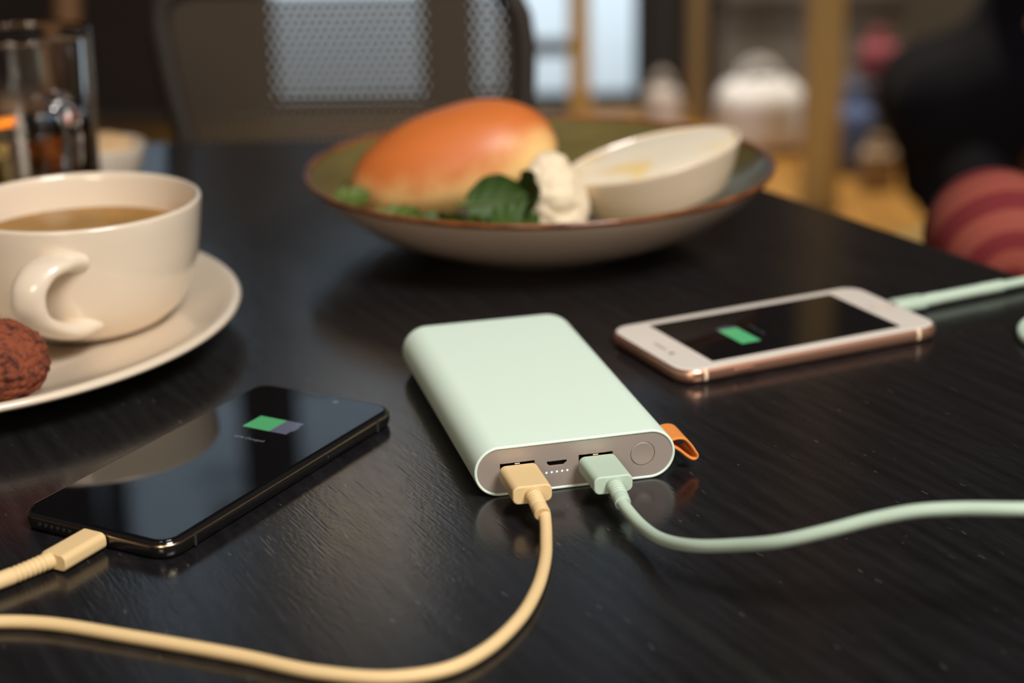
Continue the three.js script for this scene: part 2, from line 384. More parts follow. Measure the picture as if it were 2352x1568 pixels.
// ribbed sleeve from a to b through c
function relief(points, r0, r1, ribs) {
  return sweep(points, (u) => {
    let r = r0 + (r1 - r0) * u;
    for (let k = 0; k < ribs; k++) { const c = 0.22 + 0.5 * (k + 0.5) / ribs, w = 0.13 / ribs; r -= 0.00042 * Math.exp(-(((u - c) / w) ** 2)); }
    if (u > 0.985) r *= 0.9;
    return r;
  }, { samples: 120, around: 28 });
}
const bankFrame = frameAt([BANK.x, BANK.z], BANK.turn);
function chargingCable(label, material, portX, plugX, plugY, reliefPts, cordPts, phone) {
  const g = thing('charging_cable', label, 'cable', V(0, TABLE, 0));
  const d = V(Math.sin(BANK.turn), 0, Math.cos(BANK.turn)), side = V(Math.cos(BANK.turn), 0, -Math.sin(BANK.turn));
  const usb = mesh('usb_plug', plugBody(bankFrame(plugX, plugY, 2.4), d, side, 0.0222, 0.00785, 0.00375, 0.0026, 0.0007), material, g);
  const tin = mat([0.75, 0.66, 0.48], 0.25, { metalness: 1 });
  const shell = mesh('plug_shell', plugBody(bankFrame(portX, plugY - 0.2, -9.5), d, side, 0.0122, 0.0061, 0.0021, 0.0004, 0.0002), tin, usb);
  shell.userData.label = 'metal plug shell';
  mesh('strain_relief', relief(reliefPts.map((p) => bankFrame(...p)), 0.00335, 0.0031, 5), material, g);
  mesh('cord', sweep(cordPts.map(([x, y, z]) => V(x / 1000, y / 1000, z / 1000)), 0.00235, { samples: 420, around: 18 }), material, g);
  const { o, turn, u0, u1, v, y, hw, hh, rel } = phone, pf = frameAt(o, turn);
  const sgn = Math.sign(u1 - u0), pd = V(Math.cos(turn) * sgn, 0, -Math.sin(turn) * sgn), ps = V(Math.sin(turn), 0, Math.cos(turn));
  const lp = mesh('phone_plug', plugBody(pf(u0, y, v), pd, ps, Math.abs(u1 - u0) / 1000, hw / 1000, hh / 1000, hh * 0.75 / 1000, 0.0006), material, g);
  mesh('plug_tip', plugBody(pf(u0 - 6 * sgn, y, v), pd, ps, 0.0064, 0.0034, 0.0008, 0.0006, 0.0001), tin, lp);
  mesh('strain_relief', relief(rel.map(([x, yy, z]) => V(x / 1000, yy / 1000, z / 1000)), 0.0034, 0.0031, 7), material, g);
  return g;
}
const yellow = mat([0.75, 0.54, 0.275], 0.6), mintCable = mat([0.48, 0.605, 0.49], 0.6);
const BLACK = { o: [-121.76, -677.97], turn: 1.064, hl: 79.0, hw: 37.0 };
const ROSE = { o: [129.43, -828.7], turn: 0.4291, hl: 74.3, hw: 38.0 };
chargingCable('pale yellow charging cable from the left port to the black phone', yellow, -24.0, -24.3, 10.3,
  [[-24.2, 10.3, 23.6], [-24.0, 9.8, 28], [-23.9, 8.7, 32.5], [-23.8, 7.4, 37]],
  [[9.7, 7.9, -617.8], [10.7, 6.9, -614.6], [11.0, 5.2, -609.1], [10.9, 3.5, -598.7], [10.2, 2.5, -583.8], [6.7, 2.4, -560.2], [-0.1, 2.4, -537.3], [-11.7, 2.4, -516.2], [-23.7, 2.4, -505.0], [-41.3, 2.4, -500.6], [-65.4, 2.4, -505.3], [-90.7, 2.4, -516.7], [-130.2, 2.4, -532.0], [-160.5, 2.4, -542.7], [-177.4, 2.4, -544.8], [-200.4, 2.6, -542.2], [-228.0, 3.2, -536.4], [-243.0, 4, -541.5], [-238.2, 4, -549.7], [-215.7, 4, -553.8], [-199.6, 4.0, -560.3], [-190.0, 4.0, -568.5], [-184.2, 4.0, -574.0]],
  { o: BLACK.o, turn: BLACK.turn, u0: -79.6, u1: -102, v: 2.4, y: 4.1, hw: 6.0, hh: 3.3, rel: [[-168.0, 4.1, -592.2], [-173, 4.1, -586.2], [-180, 4.0, -578.3], [-187.0, 4.0, -571.2]] });
chargingCable('mint green charging cable from the right port to the rose gold phone', mintCable, 8.3, 8.1, 10.3,
  [[8.2, 10.3, 23.6], [8.2, 10.1, 28], [8.0, 9.4, 33], [7.6, 8.3, 38.5]],
  [[40.2, 8.7, -618.6], [41.1, 8.3, -616.0], [43.1, 7.4, -610.5], [46.6, 7.2, -599.8], [52.4, 10.0, -582.2], [61.9, 15.0, -565.7], [75.1, 21.0, -552.8], [88.4, 27.0, -542.5], [103.3, 33.0, -537.1], [117.1, 38.0, -534.4], [130.6, 42.0, -531.4], [144.0, 44.0, -528.3], [163.7, 46.0, -522.4], [190.4, 46.0, -521.5], [224.4, 38.0, -564.5], [255.2, 24.0, -655.2], [268.0, 10.0, -737.0], [258.2, 3.5, -792.9], [249.1, 2.6, -815.4], [258.2, 2.4, -840.8], [284.1, 2.4, -853.1], [317.9, 2.4, -863.5], [346.4, 2.4, -893.1], [344.5, 2.5, -929.9], [311.8, 3.0, -926.4], [281.7, 3.8, -908.3], [262.5, 3.9, -897.9], [257.0, 4.0, -895.1]],
  { o: ROSE.o, turn: ROSE.turn, u0: 75.0, u1: 94, v: -5.4, y: 4.0, hw: 4.8, hh: 3.1, rel: [[211.5, 4.0, -872.2], [226, 4.0, -879.6], [243, 4.0, -888.2], [260.5, 4.0, -896.8]] });

// ------------------------------------------------------------------ phones
const mmg = (g) => g.scale(0.001, 0.001, 0.001);
const flat = (pts, y0, y1) => mmg(new THREE.ExtrudeGeometry(shapeOf(pts.map(([u, v]) => [u, -v])), { depth: y1 - y0, bevelEnabled: false }).rotateX(-Math.PI / 2).translate(0, y0, 0));
const glowing = (rgb, k = 1) => new THREE.MeshStandardMaterial({ color: 0x030303, roughness: 0.04, emissive: new THREE.Color().setRGB(...rgb), emissiveIntensity: k });
function printed(text, w, h, color) {                 // lettering on the lit display
  const c = document.createElement('canvas'); c.width = 512; c.height = Math.round(512 * h / w);
  const x = c.getContext('2d');
  x.fillStyle = '#000'; x.fillRect(0, 0, c.width, c.height);
  x.fillStyle = '#fff'; x.textAlign = 'center'; x.textBaseline = 'middle';
  x.font = `${Math.round(c.height * 0.72)}px sans-serif`;
  x.fillText(text, c.width / 2, c.height / 2, c.width * 0.98);
  const t = new THREE.CanvasTexture(c);
  t.colorSpace = THREE.SRGBColorSpace;
  const m = new THREE.MeshPhysicalMaterial({ color: 0x020202, roughness: 0.06, emissive: new THREE.Color().setRGB(...color), emissiveMap: t, emissiveIntensity: 1 });
  return m;
}
{
  const { o, turn, hl, hw } = BLACK;
  const g = thing('smartphone', 'black smartphone with a dark mirror-like screen, a yellow cable plugged in', 'phone', onTable(o[0], 0, o[1]), turn);
  const gloss = mat([0.012, 0.011, 0.011], 0.12, { metalness: 0.2, clearcoat: 1, clearcoatRoughness: 0.05 });
  mesh('frame', mmg(slab(hl, hw, 9.2, [[2.6, 0.15], [1.5, 0.4], [0.6, 1.2], [0.12, 2.5], [0, 3.9], [0.12, 5.2], [0.5, 6.3], [1.1, 6.95], [1.8, 7.2]], 14)), gloss, g);
  const glass = mat([0.004, 0.004, 0.005], 0.03, { ior: 1.5, specularIntensity: 0.9 });
  mesh('front_glass', mmg(slab(hl, hw, 9.2, [[1.5, 6.9], [1.55, 7.2], [1.75, 7.45], [2.1, 7.62], [2.7, 7.7]], 14)), glass, g);
  const gold = mat([0.80, 0.58, 0.36], 0.25, { metalness: 1 });  // warm reflection on the black frame, put in as a gold colour
  // band round the frame, its colour standing in for a warm reflection
  mesh('reflection_band', mmg(loft([[0.16, 5.5], [0.10, 5.6], [0.28, 6.0], [0.45, 6.1]].map(([i, y]) => roundRect(hl - i, hw - i, 9.2 - i, y, 14)), false, false)), gold, g);
  mesh('side_button', mmg(rbox(19, 1.9, 0.8, 0.35, 34, 3.6, hw + 0.05)), gloss, g);
  mesh('sim_tray', mmg(rbox(12, 1.6, 0.25, 0.1, -3, 3.6, hw + 0.02)), gloss, g);
  for (const [uu, ww] of [[-63, 1.2], [63, 1.2]]) mesh('antenna_band', mmg(rbox(ww, 5.2, 0.3, 0.12, uu, 3.8, hw - 0.06)), mat([0.03, 0.03, 0.03], 0.5), g);
  for (let k = 0; k < 6; k++) mesh('speaker_hole', mmg(new THREE.CylinderGeometry(0.75, 0.75, 0.3, 14).rotateZ(Math.PI / 2).translate(-hl - 0.02, 3.8, -10.5 - k * 3)), mat([0.06, 0.055, 0.05], 0.4, { metalness: 0.6 }), g);
  mesh('earpiece_slot', flat([[72.4, -11], [73.2, -11], [73.2, 3], [72.4, 3]], 7.7, 7.715), mat([0.03, 0.03, 0.035], 0.5), g);
  mesh('camera_lens', mmg(new THREE.CylinderGeometry(1.3, 1.3, 0.03, 20).translate(71.4, 7.705, 9.5)), mat([0.10, 0.12, 0.15], 0.1), g);
  const icon = mesh('battery_icon', flat([[30, -10.6], [43.4, -10.6], [43.4, 3.3], [30, 3.3]], 7.7, 7.72), glowing([0.075, 0.33, 0.125]), g);
  icon.userData.label = 'green part of the battery symbol';
  const rest = mesh('battery_rest', flat([[30, 3.3], [43.4, 3.3], [43.4, 12.2], [39.2, 12.2], [38.9, 13.0], [34.2, 13.0], [33.9, 12.2], [30, 12.2]], 7.7, 7.72), glowing([0.10, 0.098, 0.135]), g);
  rest.userData.label = 'grey part of the battery symbol';
  const txt = new THREE.PlaneGeometry(19, 3.6).rotateX(-Math.PI / 2).rotateY(-Math.PI / 2).translate(19.6, 7.715, 0.8);
  mesh('charge_text', mmg(txt), printed('60% Charged', 19, 3.6, [0.20, 0.195, 0.21]), g);
}
{
  const { o, turn, hl, hw } = ROSE;
  const g = thing('smartphone', 'rose gold smartphone with white front bezels, a mint cable plugged in', 'phone', onTable(o[0], 0, o[1]), turn);
  const rose = mat([0.78, 0.42, 0.29], 0.32, { metalness: 0.85 });
  mesh('frame', mmg(slab(hl, hw, 11.5, [[3.0, 0.1], [1.7, 0.4], [0.7, 1.3], [0.15, 2.6], [0, 3.9], [0.15, 5.1], [0.6, 6.1], [1.2, 6.7], [1.8, 6.95]], 14)), rose, g);
  mesh('front_glass', mmg(slab(hl, hw, 11.5, [[1.5, 6.7], [1.6, 6.95], [1.9, 7.1], [2.6, 7.18]], 14)), mat([0.90, 0.82, 0.74], 0.12, { clearcoat: 0.6 }), g);
  const sx = 53.6, sz = 30.3;
  const dsp = mesh('display', flat([[-sx, -sz], [sx, -sz], [sx, sz], [-sx, sz]], 7.18, 7.21), mat([0.005, 0.005, 0.006], 0.05), g);
  mesh('battery_icon', flat([[-28, -6.8], [-17.4, -6.8], [-17.4, 15.2], [-28, 15.2]], 7.21, 7.23), glowing([0.10, 0.42, 0.17]), dsp);
  mesh('battery_rest', flat([[-28, -9.4], [-17.4, -9.4], [-17.4, -6.8], [-28, -6.8]], 7.21, 7.23), glowing([0.10, 0.095, 0.13]), dsp);
  mesh('battery_nub', flat([[-24.9, -10.3], [-20.5, -10.3], [-20.5, -9.4], [-24.9, -9.4]], 7.21, 7.23), glowing([0.10, 0.095, 0.13]), dsp);
  const txt = new THREE.PlaneGeometry(19, 3.6).rotateX(-Math.PI / 2).rotateY(Math.PI / 2).translate(-10.6, 7.225, 0.7);
  mesh('charge_text', mmg(txt), printed('90% Charged', 19, 3.6, [0.10, 0.10, 0.11]), dsp);
  const home = mesh('home_button', mmg(new THREE.TorusGeometry(5.6, 0.35, 10, 40).rotateX(Math.PI / 2).scale(1, 0.4, 1).translate(63.8, 7.18, 0)), mat([0.75, 0.6, 0.5], 0.3, { metalness: 0.4 }), g);
  mesh('button_cap', mmg(new THREE.CylinderGeometry(5.3, 5.3, 0.04, 36).translate(63.8, 7.18, 0)), mat([0.8, 0.7, 0.62], 0.15), home);
  mesh('earpiece_slot', mmg(rbox(1.4, 0.06, 11, 0.02, -64.5, 7.18, 0)), mat([0.35, 0.28, 0.24], 0.5), g);
  mesh('camera_lens', mmg(new THREE.CylinderGeometry(1.6, 1.6, 0.05, 20).translate(-64.5, 7.18, 11)), mat([0.3, 0.25, 0.22], 0.2), g);
  const prof = [[0.9, 0.9], [0.25, 2.1], [0, 3.9], [0.25, 5.3], [0.9, 6.5], [1.6, 6.95]];
  const pale = mat([0.86, 0.66, 0.46], 0.4);
  for (const s of [-1, 1]) for (const u of [-61.5, 59.0]) mesh('antenna_band', mmg(loft([-0.95, 0.95].map((du) => prof.map(([i, y]) => [u + du, y, s * (hw - i + 0.12)]).concat(prof.slice().reverse().map(([i, y]) => [u + du, y, s * (hw - i - 0.8)]))), true, true, s > 0)), pale, g);
  mesh('side_button', mmg(rbox(10, 2, 1, 0.4, -41, 3.9, hw + 0.1)), rose, g);
}

// ------------------------------------------------------------------ cup, saucer, coffee, cookie
const china = mat([0.77, 0.65, 0.51], 0.28, { clearcoat: 0.8, clearcoatRoughness: 0.08 });
const PLATE = [-294, -848], CUP = [-214.5, -858];
{
  const m = (l) => l.map(([r, y]) => [r / 1000, y / 1000]);
  const g = thing('saucer_plate', 'wide cream plate with a thick rounded rim, under the coffee cup', 'plate', onTable(PLATE[0], 0, PLATE[1]));
  mesh('dish', lathe(m([[0, 2.2], [84, 2.2], [86, 0.2], [90, 0.2], [93, 2.6], [118, 6.6], [142, 11.8], [153, 14.4], [156.6, 16.2], [157.4, 18], [156.2, 19.4], [153.6, 19.6], [148, 17.6], [136, 13.2], [118, 9.6], [100, 7.3], [90, 6.4], [40, 6.0], [0, 6.0]]), 160), china, g);
}
{
  const m = (l) => l.map(([r, y]) => [r / 1000, y / 1000]);
  const g = thing('coffee_cup', 'wide cream coffee cup with a looped handle turned to the camera', 'cup', onTable(CUP[0], 6, CUP[1]));
  mesh('bowl', lathe(m([[0, 1.2], [27, 1.2], [28, 0], [31, 0], [32.5, 2.2], [40, 5.5], [47.5, 12.5], [53, 22], [56.8, 33], [58.8, 45], [60.2, 57], [61, 64.2], [60.6, 65.6], [59.3, 66], [58, 65.2], [57.2, 62], [55.6, 46], [53.4, 34], [49.6, 23], [43.5, 13.5], [35, 8], [20, 6], [0, 5.6]]), 128), china, g);
  const pts = [[7, 50, 54], [3, 51.5, 63], [-3, 49.5, 71], [-7, 43, 76], [-8, 35, 76.5], [-7, 27, 73], [-2, 20, 65], [4, 16, 55], [7, 15.5, 43]].map(([x, y, z]) => V(x / 1000, y / 1000, z / 1000));
  mesh('handle', sweep(pts, (u) => 0.0042 + 0.0018 * Math.pow(Math.abs(2 * u - 1), 3), { samples: 90, around: 24, flat: 1.95, side: V(0.98, 0, 0.12) }), china, g);
}
{
  const g = lathe([[0, 0.001], [0.0, 0.0], [0.0552, 0.0], [0.0556, 0.0012], [0.0545, 0.0008], [0.05, 0.0006], [0, 0.0006]].slice(1).map(([r, y]) => [r, y]), 96);
  const c = new THREE.CylinderGeometry(0.0556, 0.0545, 0.006, 96);
  const crema = texture(256, (u, v) => { const k = 1 + 0.12 * noise(u * 6, v * 6, 2) + 0.08 * noise(u * 22, v * 22, 5); return [0.60 * k, 0.42 * k, 0.13 * k]; }, { srgb: true });
  const m = mesh('coffee', c, new THREE.MeshPhysicalMaterial({ map: crema, roughness: 0.45 }));
  m.position.copy(onTable(CUP[0], 6 + 45, CUP[1]));
  tag(m, 'golden brown coffee crema filling the cream cup', 'coffee');
}
{
  const g = displace(new THREE.IcosahedronGeometry(0.0205, 24), (x, y, z) => {
    const s = 1 / 0.0205, X = x * s, Y = y * s, Z = z * s;
    return 0.0012 * noise(X * 2.2, Y * 2.2, Z * 2.2) + 0.0011 * noise(X * 6, Y * 6, Z * 6) + 0.0008 * Math.abs(noise(X * 13, Y * 13, Z * 13)) + 0.0007 * noise(X * 28, Y * 28, Z * 28);
  });
  g.scale(1.12, 0.88, 1.05);
  vertexColors(g, (x, y, z) => { const k = noise(x * 260, y * 260, z * 260) + 0.7 * noise(x * 700, y * 700, z * 700); return mix([0.23, 0.052, 0.018], [0.040, 0.011, 0.007], smooth(-0.15, 0.75, k)); });
  const m = mesh('cookie', g, new THREE.MeshStandardMaterial({ vertexColors: true, roughness: 0.9 }));
  m.position.copy(onTable(-226.5, 30.5, -735));
  tag(m, 'rough reddish brown crumbly cookie on the plate edge beside the cup', 'cookie');
}

// ------------------------------------------------------------------ glass mug with tea, small dish
{
  const at = [-294, -1082];
  const g = thing('glass_mug', 'tall clear glass mug with a handle, behind the coffee cup', 'glass', onTable(at[0], 0, at[1]));
  const glass = new THREE.MeshPhysicalMaterial({ transmission: 1, thickness: 0.01, roughness: 0, ior: 1.5, color: 0xffffff });
  mesh('tumbler', lathe([[0, 0.0005], [34, 0.0005], [37, 2], [38.5, 8], [40.2, 60], [41.6, 118], [41.5, 121.4], [40.5, 122.4], [39.4, 121.4], [39, 118], [37.4, 60], [36, 14], [33, 9.5], [0, 9]].map(([r, y]) => [r / 1000, y / 1000]), 96), glass, g);
  const a = 0.62, dx = Math.sin(a), dz = Math.cos(a);
  const pts = [[40.2, 84], [48, 88], [58, 85], [64.5, 74], [64.5, 58], [59, 42], [50, 30], [39.8, 24]].map(([r, y]) => V(r * dx / 1000, y / 1000, r * dz / 1000));
  mesh('handle', sweep(pts, 0.0048, { samples: 80, around: 18, flat: 1.2, side: V(dz, 0, -dx) }), glass, g);
  const tea = mesh('tea', lathe([[0, 9.6], [32.6, 10], [35.4, 14.5], [36.9, 60], [37.2, 70], [0, 70]].map(([r, y]) => [r / 1000, y / 1000]), 72), new THREE.MeshPhysicalMaterial({ transmission: 1, thickness: 0.05, ior: 1.33, roughness: 0, color: 0xffffff, attenuationColor: new THREE.Color().setRGB(0.86, 0.60, 0.24), attenuationDistance: 0.035 }));
  tea.position.copy(g.position);
  tag(tea, 'dark amber tea in the tall glass mug', 'tea');
}
{
  const g = thing('small_dish', 'small cream china dish behind the coffee cup, beside the glass mug', 'dish', onTable(-282, 0, -1205));
  mesh('bowl', lathe([[0, 1], [20, 1], [21, 0], [24, 0], [28, 8], [31, 18], [32, 24], [31.4, 25], [30.2, 24.6], [27, 12], [20, 6], [0, 5]].map(([r, y]) => [r / 1000, y / 1000]), 64), china, g);
  const b = displace(new THREE.IcosahedronGeometry(0.02, 10), (x, y, z) => 0.002 * noise(x * 120, y * 120, z * 120));
  b.scale(1.25, 0.62, 1.1);
  const m = mesh('biscuit', b, mat([0.62, 0.40, 0.20], 0.8));
  m.position.copy(onTable(-282, 20, -1205));
  tag(m, 'tan biscuit heaped in the small cream dish', 'biscuit');
}

// ------------------------------------------------------------------ bowl of food
const BOWL = [18.4, -1024];
const bm = (l) => l.map(([r, y]) => [r / 1000, y / 1000]);
{
  const g = thing('serving_bowl', 'wide shallow stoneware bowl with olive inside and rust brown rim', 'bowl', onTable(BOWL[0], 0, BOWL[1]));
  const glaze = { clearcoat: 1, clearcoatRoughness: 0.16 };
  mesh('outside', lathe(bm([[0, 1.5], [58, 1.5], [60, 0], [66, 0], [69, 3], [88, 9], [108, 18.5], [124, 29.5], [134, 39.5], [137, 43.6]]), 160), mat([0.74, 0.56, 0.42], 0.4, glaze), g);
  const speckle = texture(512, (u, v) => { const k = 1 + 0.25 * noise(u * 30, v * 12, 1) + 0.2 * noise(u * 120, v * 50, 2); return mix([0.36, 0.34, 0.19], [0.52, 0.44, 0.27], k - 0.6).map((c) => c); }, { srgb: true });
  mesh('inside', lathe(bm([[135.2, 44.6], [131, 40], [121, 31], [105, 21], [86, 12.5], [66, 8.4], [40, 7], [0, 6.8]]), 160), new THREE.MeshPhysicalMaterial({ map: speckle, roughness: 0.3, ...glaze }), g);
  const rimTex = texture(256, (u, v) => { const k = 0.8 + 0.5 * noise(u * 60, v * 2, 3) + 0.3 * noise(u * 160, v * 4, 5); return mix([0.30, 0.15, 0.08], [0.66, 0.40, 0.20], k - 0.3); }, { srgb: true });
  mesh('rim', lathe(bm([[136.4, 42.6], [138, 44.2], [138.3, 45.4], [137.4, 46.3], [136, 46.1], [134.8, 44.3]]), 160), new THREE.MeshPhysicalMaterial({ map: rimTex, roughness: 0.35, clearcoat: 0.8 }), g);
}
{
  const g = displace(new THREE.IcosahedronGeometry(1, 28), () => 0);
  const p = g.attributes.position;
  for (let i = 0; i < p.count; i++) {
    let x = p.getX(i), y = p.getY(i), z = p.getZ(i);
    const full = Math.sign(x) * Math.pow(Math.abs(x), 0.92);
    const taper = 1 + 0.13 * x;
    y = y < 0 ? y * 0.72 : y;
    const bump = 0.02 * noise(x * 2.5, y * 2.5, z * 2.5);
    p.setXYZ(i, full * 0.0625, y * taper * (0.0345 + bump * 0.03), z * taper * 0.037);
  }
  g.computeVertexNormals();
  vertexColors(g, (x, y, z) => {
    const k = 0.10 * noise(x * 60, y * 60, z * 60) + 0.05 * noise(x * 220, y * 220, z * 220);
    const h = (y + 0.024) / 0.058 + k - 0.5 * smooth(0.02, 0.06, x) * smooth(0.0, 0.04, z);
    return mix([0.92, 0.60, 0.24], [0.64, 0.17, 0.035], smooth(0.22, 0.70, h));
  });
  const m = mesh('bread_roll', g, new THREE.MeshPhysicalMaterial({ vertexColors: true, roughness: 0.5, clearcoat: 0.2, clearcoatRoughness: 0.35 }));
  m.position.copy(onTable(-32, 44.5, -1030));
  m.rotation.set(0.12, 0.10, 0.20);
  tag(m, 'shiny golden brown bread roll lying in the olive bowl', 'bread');
}
{
  const g = displace(new THREE.IcosahedronGeometry(1, 16).scale(0.0185, 0.027, 0.015), (x, y, z) => 0.0035 * noise(x * 70, y * 70, z * 70 + 4) + 0.0015 * noise(x * 240, y * 240, z * 240));
  const m = mesh('cheese_piece', g, mat([0.84, 0.70, 0.50], 0.6));
  m.position.copy(onTable(26, 36, -974));
  m.rotation.set(-0.15, 0.35, 0.30);
  tag(m, 'soft cream white cheese piece between the roll and the sauce dish', 'cheese');
}
{
  const g = thing('sauce_dish', 'oval white china sauce dish tilted against the bowl edge', 'dish', onTable(86, 40, -1004));
  g.rotation.set(0.12, 0.16, 0.19);
  const oval = (pts) => loft(pts.map(([r, y]) => Array.from({ length: 72 }, (_, i) => { const t = i / 72 * 2 * Math.PI; return [r * 0.001 * 1.38 * Math.cos(t) * (1 + 0.04 * Math.cos(2 * t)), y * 0.001, -r * 0.001 * 0.86 * Math.sin(t)]; })));
  mesh('bowl', oval([[24, -13.5], [26, -13.8], [28.5, -12], [33, 0], [36.4, 12], [37.2, 14.6], [36.6, 15.6], [35.2, 15.4], [34.2, 13], [31, 2], [27, -8], [20, -10]]), mat([0.82, 0.67, 0.50], 0.25, { clearcoat: 0.8 }), g);
  const s = oval([[20, -9.9], [27, -7.9], [31, 2], [34.5, 14.2], [33.9, 14.7], [30, 15.3], [18, 16.0], [6, 15.8]]);
  const sg = vertexColors(s, (x, y, z) => mix([0.90, 0.80, 0.62], [0.92, 0.66, 0.24], smooth(0.1, 0.55, noise(x * 45 + 3, z * 60, 2) + 0.25 * smooth(0.0, -0.04, x))));
  const sm = mesh('sauce', sg, new THREE.MeshPhysicalMaterial({ vertexColors: true, roughness: 0.35, clearcoat: 0.3 }));
  sm.position.copy(g.position); sm.rotation.copy(g.rotation);
  tag(sm, 'pale cream sauce with a yellow swirl in the oval dish', 'sauce');
}
{
  function leafGeometry(l, w, curl) {
    const n = 14, k = 8, pos = [], idx = [];
    for (let side = 0; side < 2; side++) for (let i = 0; i <= n; i++) for (let j = -k; j <= k; j++) {
      const u = i / n, half = w * Math.pow(Math.sin(Math.PI * Math.min(1, 0.04 + u * 0.95)), 0.62), v = j / k;
      const y = curl * (u - 0.5) * (u - 0.5) * 2 - curl * 0.5 + half * 0.35 * v * v + 0.0012 * Math.sin(u * 22 + v * 5) * Math.abs(v) - (j === 0 ? 0.0006 : 0) - side * 0.0006;
      pos.push((u - 0.5) * l, y, v * half);
    }
    const row = 2 * k + 1, per = (n + 1) * row;
    for (let s = 0; s < 2; s++) for (let i = 0; i < n; i++) for (let j = 0; j < 2 * k; j++) { const a = s * per + i * row + j, b = a + 1, c = a + row, d = c + 1; s ? idx.push(a, c, b, b, c, d) : idx.push(a, b, c, b, d, c); }
    const g = new THREE.BufferGeometry();
    g.setAttribute('position', new THREE.Float32BufferAttribute(pos, 3));
    g.setIndex(idx); g.computeVertexNormals();
    return g;
  }
  const leafMat = mat([0.032, 0.072, 0.007], 0.6), pale = mat([0.085, 0.13, 0.018], 0.6);
  const L = [
    [-6, 45, -940, 34, 15, 0.2, 1.15, 0.5, 0, 'dark green salad leaf standing up in front of the roll, nearer the roll end'],
    [10, 47, -945, 32, 14, -0.5, 1.2, 2.3, 0, 'green salad leaf standing up against the cheese piece'],
    [3, 37, -929, 36, 13, 0.9, 0.5, 0.1, 0, 'dark green salad leaf at the foot of the two upright leaves'],
    [-22, 36, -934, 38, 12, 2.7, 0.45, 0.2, 1, 'flat green salad leaf lying left of the upright leaves'],
    [-42, 33, -940, 34, 11, 0.35, 0.35, -0.2, 0, 'dark green salad leaf under the front of the roll'],
    [-62, 36, -950, 30, 9, -0.4, 0.4, 0.2, 1, 'small pale green salad leaf below the left end of the roll'],
    [-88, 42, -972, 26, 8, 0.9, 0.5, 0.1, 1, 'small olive green salad leaf against the left bowl wall'],
  ];
  for (const [x, y, z, l, w, ry, rx, rz, k, label] of L) {
    const g = thing('salad_leaf', label, 'salad leaf', onTable(x, y, z), ry);
    g.rotation.order = 'YXZ'; g.rotation.x = rx; g.rotation.z = rz * 0.3;
    mesh('blade', leafGeometry(l / 1000, w / 1000, 0.006), k ? pale : leafMat, g);
    mesh('midrib', sweep([V(-l / 2000 - 0.006, 0.0025, 0), V(-l / 4000, -0.0015, 0), V(0, -0.003, 0), V(l / 2600, -0.001, 0)], (u) => 0.0011 * (1 - 0.7 * u), { samples: 16, around: 8 }), pale, g);
  }
}

